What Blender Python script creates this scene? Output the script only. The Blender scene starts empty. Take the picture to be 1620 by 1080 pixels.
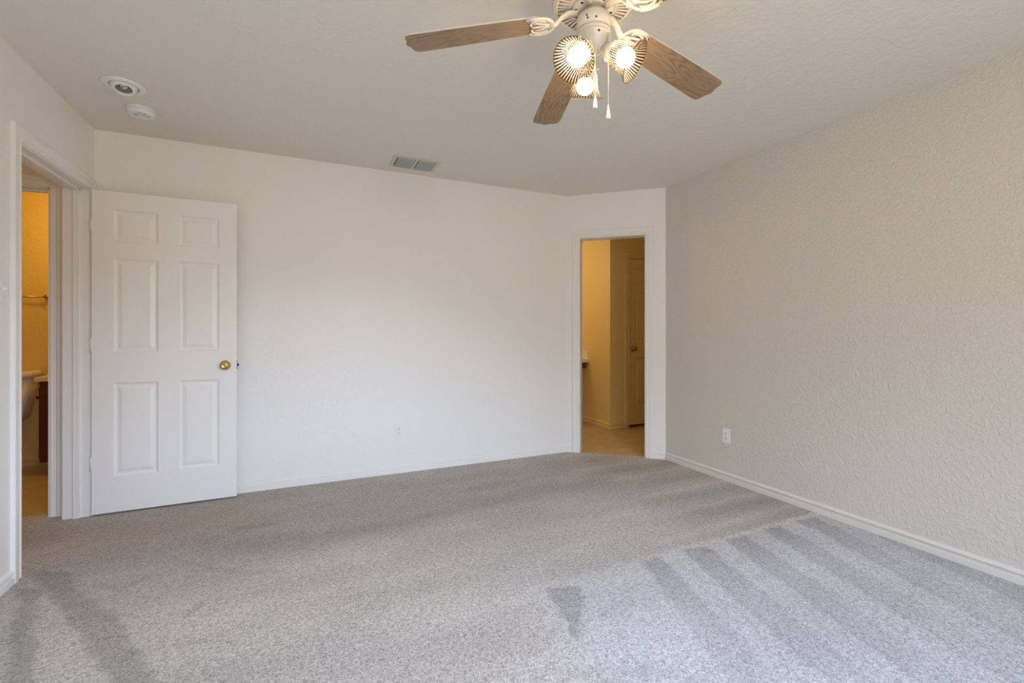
import bpy, bmesh, math, random
import numpy as np
from mathutils import Vector, Matrix
random.seed(4)
S = bpy.context.scene
C = S.collection

# ------------------------------------------------------------------ camera
cam_d = bpy.data.cameras.new('camera')
cam = bpy.data.objects.new('camera', cam_d); C.objects.link(cam)
cam.location = (0, 0, 1.15)
YAW = math.radians(24.6)
cam.rotation_euler = (math.pi / 2, 0, -YAW)
cam_d.sensor_width = 36; cam_d.lens = 729.0 / 1620 * 36
cam_d.shift_y = -(540 - 523.7) / 1620
cam_d.clip_start = 0.05
S.camera = cam

# ------------------------------------------------------------------ light
W = bpy.data.worlds.new('sky'); S.world = W; W.use_nodes = True
nt = W.node_tree; nt.nodes.clear()
wo = nt.nodes.new('ShaderNodeOutputWorld'); bg = nt.nodes.new('ShaderNodeBackground')
tc = nt.nodes.new('ShaderNodeTexCoord'); sp = nt.nodes.new('ShaderNodeSeparateXYZ'); cr = nt.nodes.new('ShaderNodeValToRGB')
nt.links.new(tc.outputs['Generated'], sp.inputs[0])
# tree line outside stands higher towards -x: effective height = z - 0.35 * max(0, -x)
mneg = nt.nodes.new('ShaderNodeMath'); mneg.operation = 'MINIMUM'; mneg.inputs[1].default_value = 0.0
madd = nt.nodes.new('ShaderNodeMath'); madd.operation = 'MULTIPLY_ADD'; madd.inputs[1].default_value = 0.35
nt.links.new(sp.outputs['X'], mneg.inputs[0]); nt.links.new(mneg.outputs[0], madd.inputs[0])
nt.links.new(sp.outputs['Z'], madd.inputs[2]); nt.links.new(madd.outputs[0], cr.inputs[0])
nt.links.new(cr.outputs[0], bg.inputs[0]); nt.links.new(bg.outputs[0], wo.inputs[0])
el = cr.color_ramp.elements
el[0].position = 0.0; el[0].color = (0.30, 0.27, 0.22, 1)
el[1].position = 1.0; el[1].color = (0.58, 0.79, 1.27, 1)
e = el.new(0.05); e.color = (0.28, 0.27, 0.23, 1)
e = el.new(0.13); e.color = (0.78, 0.91, 1.16, 1)
bg.inputs[1].default_value = 15.8
S.view_settings.view_transform = 'Standard'; S.view_settings.look = 'None'
S.view_settings.gamma = 1.0; S.view_settings.use_curve_mapping = False
S.view_settings.exposure = 0.0
S.cycles.max_bounces = 12; S.cycles.diffuse_bounces = 8; S.cycles.transparent_max_bounces = 16
S.cycles.sample_clamp_indirect = 6.0
S.cycles.use_denoising = True

def lamp(name, kind, loc, power, color, size=0.1, rot=(0, 0, 0), size_y=None):
    d = bpy.data.lights.new(name, kind); d.energy = power; d.color = color
    if kind == 'AREA':
        d.size = size
        if size_y: d.shape = 'RECTANGLE'; d.size_y = size_y
    elif kind == 'POINT': d.shadow_soft_size = size
    o = bpy.data.objects.new(name, d); C.objects.link(o); o.location = loc; o.rotation_euler = rot
    return o
WIN = (-0.15, 1.85, 0.75, 2.08)      # bedroom window in the rear wall: x0, x1, z0, z1
YR = -0.75
p = lamp('window_portal', 'AREA', ((WIN[0] + WIN[1]) / 2, YR - 0.06, (WIN[2] + WIN[3]) / 2), 1, (1, 1, 1),
         WIN[1] - WIN[0], (math.pi / 2, 0, 0), WIN[3] - WIN[2])
p.data.cycles.is_portal = True
lamp('hall_bath_vanity_light', 'POINT', (-1.62, 4.75, 2.05), 9.0, (1, 0.60, 0.14), 0.08)
lamp('hall_light', 'POINT', (-2.1, 2.5, 2.30), 2.5, (1, 0.60, 0.22), 0.08)
lamp('master_bath_vanity_light', 'POINT', (2.25, 5.15, 2.00), 15, (1, 0.74, 0.42), 0.07)
lamp('master_bath_warm_fill', 'POINT', (4.4, 3.3, 2.25), 1.2, (1, 0.55, 0.1), 0.08)  # added unseen fill that warms the walls behind the angled doorway

# ------------------------------------------------------------------ materials
def mat(name, col, rough=0.5, metal=0.0, spec=0.5, bump=None, tint=None, coat=0.0):
    m = bpy.data.materials.new(name); m.use_nodes = True
    n = m.node_tree; b = n.nodes['Principled BSDF']
    b.inputs['Base Color'].default_value = (*col, 1); b.inputs['Roughness'].default_value = rough
    b.inputs['Metallic'].default_value = metal; b.inputs['Specular IOR Level'].default_value = spec
    b.inputs['Coat Weight'].default_value = coat
    g = n.nodes.new('ShaderNodeTexCoord')
    if tint:     # slight colour variation: (scale, amount)
        t = n.nodes.new('ShaderNodeTexNoise'); t.inputs['Scale'].default_value = tint[0]; t.inputs['Detail'].default_value = 4
        n.links.new(g.outputs['Object'], t.inputs['Vector'])
        mx = n.nodes.new('ShaderNodeMix'); mx.data_type = 'RGBA'
        mx.inputs[6].default_value = (*[c * (1 - tint[1]) for c in col], 1)
        mx.inputs[7].default_value = (*[min(1, c * (1 + tint[1])) for c in col], 1)
        n.links.new(t.outputs['Fac'], mx.inputs[0]); n.links.new(mx.outputs[2], b.inputs['Base Color'])
    if bump:     # (scale, strength, distance)
        t = n.nodes.new('ShaderNodeTexNoise'); t.inputs['Scale'].default_value = bump[0]; t.inputs['Detail'].default_value = 3
        t.inputs['Distortion'].default_value = 0.6
        n.links.new(g.outputs['Object'], t.inputs['Vector'])
        r = n.nodes.new('ShaderNodeMapRange'); r.inputs[1].default_value = 0.42; r.inputs[2].default_value = 0.66
        n.links.new(t.outputs['Fac'], r.inputs[0])
        bu = n.nodes.new('ShaderNodeBump'); bu.inputs['Strength'].default_value = bump[1]; bu.inputs['Distance'].default_value = bump[2]
        n.links.new(r.outputs[0], bu.inputs['Height']); n.links.new(bu.outputs[0], b.inputs['Normal'])
    return m

M = {}
M['wall'] = mat('wall_paint_dimmed', (0.68, 0.645, 0.585), 0.55, bump=(52, 0.55, 0.004), tint=(1.3, 0.012), spec=0.35)  # right wall's weaker light is put into this darker base colour
M['wall_smooth'] = mat('wall_paint_fine', (0.88, 0.86, 0.82), 0.42, bump=(30, 0.12, 0.003), tint=(1.3, 0.012), spec=0.5)
M['bath'] = mat('bathroom_wall_warm_cast', (0.78, 0.62, 0.27), 0.42, bump=(30, 0.3, 0.003), tint=(1.3, 0.012), spec=0.5)  # yellow cast of the warm light is painted into the wall colour
M['bathtrim'] = mat('bathroom_trim_warm_cast', (0.76, 0.60, 0.26), 0.35, tint=(6, 0.01))  # trim and closed door with the same warm light cast in their colour
M['ceiling'] = mat('ceiling_paint', (0.83, 0.795, 0.72), 0.8, bump=(26, 0.35, 0.004), tint=(1.3, 0.012), spec=0.2)
M['trim'] = mat('trim_paint', (0.87, 0.855, 0.82), 0.35, tint=(6, 0.01))
M['door'] = mat('door_paint', (0.90, 0.885, 0.85), 0.38, tint=(3, 0.01), bump=(90, 0.04, 0.001))
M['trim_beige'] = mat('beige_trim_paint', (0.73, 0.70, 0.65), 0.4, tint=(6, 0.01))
M['white'] = mat('white_plastic', (0.86, 0.86, 0.86), 0.35, tint=(20, 0.01))
M['fanwhite'] = mat('fan_enamel', (0.64, 0.60, 0.53), 0.32, tint=(20, 0.015))
M['slot'] = mat('dark_slot', (0.02, 0.018, 0.015), 0.6)
M['brass'] = mat('brass', (0.62, 0.45, 0.16), 0.18, 1.0, tint=(40, 0.05))
M['bronze'] = mat('aged_brass', (0.55, 0.33, 0.13), 0.25, 1.0, tint=(40, 0.05))
M['steel'] = mat('zinc', (0.55, 0.55, 0.55), 0.3, 1.0, tint=(40, 0.05))
M['cherry'] = mat('dark_cherry', (0.10, 0.016, 0.010), 0.35, tint=(9, 0.3))
M['black'] = mat('black_rubber', (0.015, 0.015, 0.016), 0.5)
M['counter'] = mat('cultured_marble', (0.80, 0.74, 0.62), 0.25, tint=(5, 0.05))
M['porcelain'] = mat('porcelain', (0.82, 0.80, 0.74), 0.15, tint=(5, 0.01))
M['louvre'] = mat('vent_louvre_grey', (0.42, 0.45, 0.43), 0.45, tint=(30, 0.04))
M['lens'] = mat('chrome_reflector', (0.75, 0.75, 0.75), 0.15, 1.0, tint=(30, 0.05))

def wood():
    m = bpy.data.materials.new('oak_blade'); m.use_nodes = True; n = m.node_tree; b = n.nodes['Principled BSDF']
    g = n.nodes.new('ShaderNodeTexCoord'); mp = n.nodes.new('ShaderNodeMapping'); mp.inputs['Scale'].default_value = (2.2, 15, 6)
    n.links.new(g.outputs['Object'], mp.inputs[0])
    t = n.nodes.new('ShaderNodeTexNoise'); t.inputs['Scale'].default_value = 1.3; t.inputs['Detail'].default_value = 1.5
    n.links.new(mp.outputs[0], t.inputs['Vector'])
    mm = n.nodes.new('ShaderNodeMath'); mm.operation = 'MULTIPLY'; mm.inputs[1].default_value = 12
    n.links.new(t.outputs['Fac'], mm.inputs[0])
    fr = n.nodes.new('ShaderNodeMath'); fr.operation = 'PINGPONG'; fr.inputs[1].default_value = 0.5
    n.links.new(mm.outputs[0], fr.inputs[0])
    mp2 = n.nodes.new('ShaderNodeMapping'); mp2.inputs['Scale'].default_value = (6, 160, 6)
    n.links.new(g.outputs['Object'], mp2.inputs[0])
    t2 = n.nodes.new('ShaderNodeTexNoise'); t2.inputs['Scale'].default_value = 1.5; t2.inputs['Detail'].default_value = 2
    n.links.new(mp2.outputs[0], t2.inputs['Vector'])
    ad = n.nodes.new('ShaderNodeMath'); ad.operation = 'MULTIPLY_ADD'; ad.inputs[1].default_value = 0.55
    n.links.new(t2.outputs['Fac'], ad.inputs[0]); n.links.new(fr.outputs[0], ad.inputs[2])
    c = n.nodes.new('ShaderNodeValToRGB'); e = c.color_ramp.elements
    e[0].position = 0.12; e[0].color = (0.15, 0.092, 0.048, 1); e[1].position = 0.8; e[1].color = (0.36, 0.25, 0.150, 1)
    x = e.new(0.42); x.color = (0.28, 0.188, 0.108, 1)
    n.links.new(ad.outputs[0], c.inputs[0]); n.links.new(c.outputs[0], b.inputs['Base Color'])
    b.inputs['Roughness'].default_value = 0.4
    return m
M['wood'] = wood()

def carpet():
    m = bpy.data.materials.new('carpet_pile'); m.use_nodes = True; n = m.node_tree; b = n.nodes['Principled BSDF']
    g = n.nodes.new('ShaderNodeTexCoord')
    t0 = n.nodes.new('ShaderNodeTexNoise'); t0.inputs['Scale'].default_value = 95; t0.inputs['Detail'].default_value = 3
    t0.inputs['Roughness'].default_value = 0.7; t0.inputs['Distortion'].default_value = 1.6
    n.links.new(g.outputs['Object'], t0.inputs['Vector'])
    r0 = n.nodes.new('ShaderNodeMapRange'); r0.inputs[1].default_value = 0.39; r0.inputs[2].default_value = 0.59
    r0.inputs[3].default_value = 0.52; r0.inputs[4].default_value = 1.20
    n.links.new(t0.outputs['Fac'], r0.inputs[0])
    big = n.nodes.new('ShaderNodeTexNoise'); big.inputs['Scale'].default_value = 2.4; big.inputs['Detail'].default_value = 5
    mp = n.nodes.new('ShaderNodeMapping'); mp.inputs['Scale'].default_value = (0.55, 1.3, 1); n.links.new(g.outputs['Object'], mp.inputs[0])
    n.links.new(mp.outputs[0], big.inputs['Vector'])
    r1 = n.nodes.new('ShaderNodeMapRange'); r1.inputs[1].default_value = 0.35; r1.inputs[2].default_value = 0.65
    r1.inputs[3].default_value = 0.92; r1.inputs[4].default_value = 1.06
    n.links.new(big.outputs['Fac'], r1.inputs[0])
    at = n.nodes.new('ShaderNodeAttribute'); at.attribute_name = 'pile'
    sx = n.nodes.new('ShaderNodeSeparateColor'); n.links.new(at.outputs['Color'], sx.inputs[0])
    m1 = n.nodes.new('ShaderNodeMath'); m1.operation = 'MULTIPLY'; n.links.new(r0.outputs[0], m1.inputs[0]); n.links.new(r1.outputs[0], m1.inputs[1])
    m2 = n.nodes.new('ShaderNodeMath'); m2.operation = 'MULTIPLY'; n.links.new(m1.outputs[0], m2.inputs[0]); n.links.new(sx.outputs[0], m2.inputs[1])
    mx = n.nodes.new('ShaderNodeMix'); mx.data_type = 'RGBA'; n.links.new(sx.outputs[1], mx.inputs[0])
    mx.inputs[6].default_value = (0.62, 0.585, 0.54, 1); mx.inputs[7].default_value = (0.58, 0.50, 0.405, 1)
    mc = n.nodes.new('ShaderNodeMix'); mc.data_type = 'RGBA'; n.links.new(sx.outputs[2], mc.inputs[0])
    n.links.new(mx.outputs[2], mc.inputs[6]); mc.inputs[7].default_value = (0.605, 0.60, 0.605, 1)     # vacuumed pile, bluish daylight put into its colour
    vm = n.nodes.new('ShaderNodeVectorMath'); vm.operation = 'SCALE'
    n.links.new(mc.outputs[2], vm.inputs[0]); n.links.new(m2.outputs[0], vm.inputs['Scale'])
    n.links.new(vm.outputs[0], b.inputs['Base Color'])
    b.inputs['Roughness'].default_value = 1; b.inputs['Specular IOR Level'].default_value = 0.1
    b.inputs['Sheen Weight'].default_value = 0.15; b.inputs['Sheen Roughness'].default_value = 0.6
    bu = n.nodes.new('ShaderNodeBump'); bu.inputs['Strength'].default_value = 0.7; bu.inputs['Distance'].default_value = 0.006
    n.links.new(t0.outputs['Fac'], bu.inputs['Height']); n.links.new(bu.outputs[0], b.inputs['Normal'])
    return m
M['carpet'] = carpet()

def vinyl():
    m = mat('vinyl_floor', (0.54, 0.41, 0.19), 0.4, tint=(7, 0.25)); n = m.node_tree; b = n.nodes['Principled BSDF']
    br = n.nodes.new('ShaderNodeTexBrick'); br.inputs['Scale'].default_value = 1
    br.inputs['Brick Width'].default_value = 0.23; br.inputs['Row Height'].default_value = 0.23; br.inputs['Mortar Size'].default_value = 0.003
    br.offset = 0.0
    mp = n.nodes.new('ShaderNodeMapping'); mp.inputs['Rotation'].default_value = (0, 0, math.radians(45))
    g = n.nodes.new('ShaderNodeTexCoord'); n.links.new(g.outputs['Object'], mp.inputs[0]); n.links.new(mp.outputs[0], br.inputs['Vector'])
    bu = n.nodes.new('ShaderNodeBump'); bu.inputs['Strength'].default_value = 0.4; bu.inputs['Distance'].default_value = 0.003; bu.invert = True
    n.links.new(br.outputs['Fac'], bu.inputs['Height']); n.links.new(bu.outputs[0], b.inputs['Normal'])
    return m
M['vinyl'] = vinyl()

def emit(name, col, s):
    m = bpy.data.materials.new(name); m.use_nodes = True; n = m.node_tree; b = n.nodes['Principled BSDF']
    b.inputs['Base Color'].default_value = (0.9, 0.9, 0.9, 1)
    b.inputs['Emission Color'].default_value = (*col, 1); b.inputs['Emission Strength'].default_value = s
    return m
M['bulb'] = emit('lit_bulb', (1.0, 0.88, 0.67), 104.0)

def ribbed():
    m = bpy.data.materials.new('ribbed_glass'); m.use_nodes = True; n = m.node_tree; b = n.nodes['Principled BSDF']
    out = n.nodes['Material Output']
    b.inputs['Base Color'].default_value = (0.95, 0.93, 0.90, 1); b.inputs['Roughness'].default_value = 0.12
    b.inputs['Specular IOR Level'].default_value = 0.9
    tr = n.nodes.new('ShaderNodeBsdfTransparent'); tr.inputs[0].default_value = (0.93, 0.91, 0.88, 1)
    tl = n.nodes.new('ShaderNodeBsdfTranslucent'); tl.inputs[0].default_value = (1, 0.97, 0.92, 1)
    rib = n.nodes.new('ShaderNodeBsdfTransparent'); rib.inputs[0].default_value = (0.93, 0.88, 0.80, 1)
    gl = n.nodes.new('ShaderNodeBsdfGlossy'); gl.inputs['Roughness'].default_value = 0.22; gl.inputs[0].default_value = (0.9, 0.86, 0.80, 1)
    a0_ = n.nodes.new('ShaderNodeMixShader'); a0_.inputs[0].default_value = 0.004
    n.links.new(rib.outputs[0], a0_.inputs[1]); n.links.new(gl.outputs[0], a0_.inputs[2])
    df = n.nodes.new('ShaderNodeBsdfDiffuse'); df.inputs[0].default_value = (0.95, 0.88, 0.78, 1)
    td = n.nodes.new('ShaderNodeMixShader'); td.inputs[0].default_value = 0.5
    n.links.new(tl.outputs[0], td.inputs[1]); n.links.new(df.outputs[0], td.inputs[2])
    a = n.nodes.new('ShaderNodeMixShader'); a.inputs[0].default_value = 0.07
    n.links.new(a0_.outputs[0], a.inputs[1]); n.links.new(td.outputs[0], a.inputs[2])
    g = n.nodes.new('ShaderNodeTexCoord'); s = n.nodes.new('ShaderNodeSeparateXYZ'); n.links.new(g.outputs['Object'], s.inputs[0])
    at = n.nodes.new('ShaderNodeMath'); at.operation = 'ARCTAN2'; n.links.new(s.outputs['Y'], at.inputs[0]); n.links.new(s.outputs['X'], at.inputs[1])
    mu = n.nodes.new('ShaderNodeMath'); mu.operation = 'MULTIPLY'; mu.inputs[1].default_value = 40; n.links.new(at.outputs[0], mu.inputs[0])
    si = n.nodes.new('ShaderNodeMath'); si.operation = 'SINE'; n.links.new(mu.outputs[0], si.inputs[0])
    r = n.nodes.new('ShaderNodeMapRange'); r.inputs[1].default_value = -0.15; r.inputs[2].default_value = 0.35
    r.inputs[3].default_value = 0.0; r.inputs[4].default_value = 1.0; n.links.new(si.outputs[0], r.inputs[0])
    tr.inputs[0].default_value = (0.46, 0.38, 0.30, 1)      # the deep flutes between the ribs refract dark
    mx = n.nodes.new('ShaderNodeMixShader'); n.links.new(r.outputs[0], mx.inputs[0])
    n.links.new(tr.outputs[0], mx.inputs[1]); n.links.new(a.outputs[0], mx.inputs[2]); n.links.new(mx.outputs[0], out.inputs[0])
    return m
M['glass'] = ribbed()
def rimglass():
    m = mat('glass_rim', (0.62, 0.55, 0.45), 0.2, tint=(30, 0.05)); n = m.node_tree; b = n.nodes['Principled BSDF']; out = n.nodes['Material Output']
    tr = n.nodes.new('ShaderNodeBsdfTransparent'); tr.inputs[0].default_value = (0.75, 0.68, 0.58, 1)
    mx = n.nodes.new('ShaderNodeMixShader'); mx.inputs[0].default_value = 0.93
    n.links.new(b.outputs[0], mx.inputs[1]); n.links.new(tr.outputs[0], mx.inputs[2]); n.links.new(mx.outputs[0], out.inputs[0])
    return m
M['glassrim'] = rimglass()

# ------------------------------------------------------------------ helpers
def box(bm, x0, x1, y0, y1, z0, z1, mi=0):
    v = [bm.verts.new(c) for c in ((x0, y0, z0), (x1, y0, z0), (x1, y1, z0), (x0, y1, z0), (x0, y0, z1), (x1, y0, z1), (x1, y1, z1), (x0, y1, z1))]
    for q in ((0, 3, 2, 1), (4, 5, 6, 7), (0, 1, 5, 4), (1, 2, 6, 5), (2, 3, 7, 6), (3, 0, 4, 7)):
        f = bm.faces.new([v[i] for i in q]); f.material_index = mi
    return v
def prism(bm, pts, z0, z1, mi=0):
    lo = [bm.verts.new((p[0], p[1], z0)) for p in pts]; hi = [bm.verts.new((p[0], p[1], z1)) for p in pts]
    bm.faces.new(list(reversed(lo))).material_index = mi; bm.faces.new(hi).material_index = mi
    for i in range(len(pts)):
        j = (i + 1) % len(pts); bm.faces.new((lo[i], lo[j], hi[j], hi[i])).material_index = mi
def sweep(bm, prof, P0, P1, out, up=Vector((0, 0, 1)), m0=0.0, m1=0.0):
    """closed profile [(o,u)] carried from P0 to P1; o along out, u along up; m0/m1 mitre slope per u"""
    P0 = Vector(P0); P1 = Vector(P1); out = Vector(out).normalized(); d = (P1 - P0).normalized()
    a = [bm.verts.new(P0 + out * o + up * u + d * (m0 * u)) for o, u in prof]
    b = [bm.verts.new(P1 + out * o + up * u + d * (m1 * u)) for o, u in prof]
    n = len(prof)
    bm.faces.new(a); bm.faces.new(list(reversed(b)))
    for i in range(n):
        j = (i + 1) % n; bm.faces.new((a[j], a[i], b[i], b[j]))
def lathe(bm, prof, seg=48, mtx=Matrix(), mi=0, flute=0, amp=0.0, closed=False, cap=True):
    rings = []
    for r, z in prof:
        ring = []
        for i in range(seg):
            a = 2 * math.pi * i / seg
            rr = r * (1 + (amp * math.cos(flute * a) if flute else 0))
            ring.append(bm.verts.new(mtx @ Vector((rr * math.cos(a), rr * math.sin(a), z))))
        rings.append(ring)
    pairs = list(zip(rings[:-1], rings[1:]))
    if closed: pairs.append((rings[-1], rings[0]))
    for A, B in pairs:
        for i in range(seg):
            j = (i + 1) % seg; f = bm.faces.new((A[i], A[j], B[j], B[i])); f.material_index = mi; f.smooth = True
    if not closed and cap:
        for ring, fl in ((rings[0], True), (rings[-1], False)):
            f = bm.faces.new(list(reversed(ring)) if fl else ring); f.material_index = mi
def tube(bm, pts, r, seg=8, flat=1.0, mi=0, mtx=Matrix(), nrm=Vector((0, 0, 1))):
    pts = [Vector(p) for p in pts]; rings = []
    for k, p in enumerate(pts):
        d = (pts[min(k + 1, len(pts) - 1)] - pts[max(k - 1, 0)]).normalized()
        s = d.cross(nrm); s = s.normalized() if s.length > 1e-6 else Vector((1, 0, 0)); u = s.cross(d)
        rr = r[k] if isinstance(r, (list, tuple)) else r
        rings.append([bm.verts.new(mtx @ (p + s * rr * math.cos(t) + u * rr * flat * math.sin(t))) for t in [2 * math.pi * i / seg for i in range(seg)]])
    for A, B in zip(rings[:-1], rings[1:]):
        for i in range(seg):
            j = (i + 1) % seg; f = bm.faces.new((A[i], A[j], B[j], B[i])); f.smooth = True; f.material_index = mi
    bm.faces.new(list(reversed(rings[0]))); bm.faces.new(rings[-1])
def obj(name, bm, mats, parent=None, loc=None, rot=None, bevel=0, smooth=False, mtx=None):
    bmesh.ops.recalc_face_normals(bm, faces=bm.faces)
    me = bpy.data.meshes.new(name); bm.to_mesh(me); bm.free()
    for m_ in (mats if isinstance(mats, (list, tuple)) else [mats]): me.materials.append(m_)
    o = bpy.data.objects.new(name, me); C.objects.link(o)
    if parent: o.parent = parent
    if loc is not None: o.location = loc
    if rot is not None: o.rotation_euler = rot
    if mtx is not None: o.matrix_local = mtx
    if bevel:
        b = o.modifiers.new('bevel', 'BEVEL'); b.width = bevel; b.segments = 2; b.limit_method = 'ANGLE'; b.angle_limit = math.radians(40)
    if smooth:
        for p_ in me.polygons: p_.use_smooth = True
    return o
def tag(o, label=None, cat=None, group=None, kind=None):
    if label: o['label'] = label
    if cat: o['category'] = cat
    if group: o['group'] = group
    if kind: o['kind'] = kind
    return o
def empty(name, loc, label, cat, rz=0):
    o = bpy.data.objects.new(name, None); C.objects.link(o); o.location = loc; o.rotation_euler = (0, 0, rz); o.empty_display_size = 0.1
    return tag(o, label, cat)
def struct(name, bm, m, label, cat, **k):
    return tag(obj(name, bm, m, **k), label, cat, kind='structure')
NB = bmesh.new

# ------------------------------------------------------------------ room shell
H = 2.44; XL, XR, YB = -1.2, 2.98, 3.79; T = 0.12
A0 = Vector((2.31, 3.79, 0)); A1 = Vector((2.98, 3.19, 0))
AD = (A1 - A0).normalized(); AN = Vector((AD.y, -AD.x, 0))     # AN points into the bedroom
if AN.dot(Vector((-1, -1, 0))) < 0: AN = -AN
AL = (A1 - A0).length
DY0, DY1, DH = 2.925, 3.70, 2.03                             # left doorway
AS0, AS1 = 0.125, 0.722                                       # doorway in the angled wall

bm = NB(); box(bm, XL - T, XL, YR, DY0, 0, H); box(bm, XL - T, XL, DY0, DY1, DH, H); box(bm, XL - T, XL, DY1, YB, 0, H)
struct('wall_left', bm, M['wall_smooth'], 'cream left wall with the doorway to the hall', 'wall')
bm = NB(); prism(bm, [(XL - T, YB), (A0.x, A0.y), (A0.x + 0.05, YB + T), (XL - T, YB + T)], 0, H)
struct('wall_back', bm, M['wall_smooth'], 'long pale back wall behind the open panelled door', 'wall')
bm = NB()
def apt(s, o): q = A0 + AD * s - AN * o; return (q.x, q.y)
def abox(bm, s0, s1, o0, o1, z0, z1, mi=0): prism(bm, [apt(s0, o0), apt(s1, o0), apt(s1, o1), apt(s0, o1)], z0, z1, mi)
abox(bm, 0, AS0, 0, T, 0, H); abox(bm, AS0, AS1, 0, T, DH, H); abox(bm, AS1, AL, 0, T, 0, H)
struct('wall_angled', bm, M['wall_smooth'], 'short angled corner wall with the open bathroom doorway', 'wall')
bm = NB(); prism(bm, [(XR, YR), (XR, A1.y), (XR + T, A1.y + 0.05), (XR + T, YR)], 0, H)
struct('wall_right', bm, M['wall'], 'textured right wall, paint darkened for its dimmer light', 'wall')
bm = NB()
x0, x1, z0, z1 = WIN
box(bm, XL - T, x0, YR - T, YR, 0, H); box(bm, x1, XR + T, YR - T, YR, 0, H); box(bm, x0, x1, YR - T, YR, 0, z0); box(bm, x0, x1, YR - T, YR, z1, H)
struct('wall_rear', bm, M['wall'], 'wall behind the viewpoint with a wide window', 'wall')
bm = NB()
for a, b_, c, d in ((x0, x1, z0, z0 + 0.05), (x0, x1, z1 - 0.05, z1), (x0, x0 + 0.05, z0 + 0.05, z1 - 0.05), (x1 - 0.05, x1, z0 + 0.05, z1 - 0.05), ((x0 + x1) / 2 - 0.03, (x0 + x1) / 2 + 0.03, z0 + 0.05, z1 - 0.05)):
    box(bm, a, b_, YR - 0.10, YR - 0.05, c, d)
struct('window_1', bm, M['trim'], 'white framed window behind the viewpoint', 'window')
bm = NB(); box(bm, -3.6, 5.4, YR - T, 6.5, H, H + 0.1)
struct('ceiling', bm, M['ceiling'], 'flat beige textured ceiling', 'ceiling')

# bathroom off the hall, and the hall
BX0, BX1 = -2.19, -1.418
bm = NB(); box(bm, -3.5, BX0, YB, YB + T, 0, H); box(bm, BX0, BX1, YB, YB + T, 2.035, H); box(bm, BX1, XL - T, YB, YB + T, 0, H)
struct('wall_hall_end', bm, M['wall_smooth'], 'hall wall around the small bathroom doorway', 'wall')
bm = NB(); box(bm, -2.72, -2.60, 0.9, YB, 0, H)
struct('wall_hall_left', bm, M['wall_smooth'], 'far side wall of the hall', 'wall')
bm = NB(); box(bm, -2.72, XL - T, 0.8, 0.9, 0, H)
struct('wall_hall_near', bm, M['wall_smooth'], 'near end wall of the hall', 'wall')
bm = NB(); box(bm, -3.5, -1.24, 5.33, 5.45, 0, H)
struct('wall_small_bath_far', bm, M['bath'], 'warm lit far wall of the small bathroom', 'wall')
bm = NB(); box(bm, -1.36, -1.24, YB + T, 5.33, 0, H)
struct('wall_small_bath_right', bm, M['bath'], 'right wall of the small bathroom beside the vanity', 'wall')
bm = NB(); box(bm, -3.62, -3.5, YB, 5.45, 0, H)
struct('wall_small_bath_left', bm, M['bath'], 'left wall of the small bathroom', 'wall')
# main bathroom behind the angled wall
MX, MY = 3.30, 4.44
D2X0, D2X1 = 3.575, 4.285
bm = NB(); box(bm, MX, D2X0, MY, MY + T, 0, H); box(bm, D2X0, D2X1, MY, MY + T, DH, H); box(bm, D2X1, 5.2, MY, MY + T, 0, H)
box(bm, MX, MX + T, MY + T, 6.3, 0, H)
struct('wall_main_bath_corner', bm, M['bath'], 'L-shaped bathroom wall jutting out behind the angled doorway', 'wall')
bm = NB(); box(bm, 1.2, 5.32, 6.3, 6.42, 0, H)
struct('wall_main_bath_far', bm, M['bath'], 'far wall of the main bathroom', 'wall')
bm = NB(); box(bm, 1.08, 1.2, YB + T, 6.42, 0, H)
struct('wall_main_bath_left', bm, M['bath'], 'left wall of the main bathroom', 'wall')
bm = NB(); box(bm, 5.2, 5.32, 2.4, 6.3, 0, H)
struct('wall_main_bath_right', bm, M['bath'], 'right wall of the main bathroom', 'wall')
bm = NB(); box(bm, XR + T, 5.32, 2.28, 2.4, 0, H)
struct('wall_main_bath_near', bm, M['bath'], 'near wall of the main bathroom', 'wall')

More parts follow.
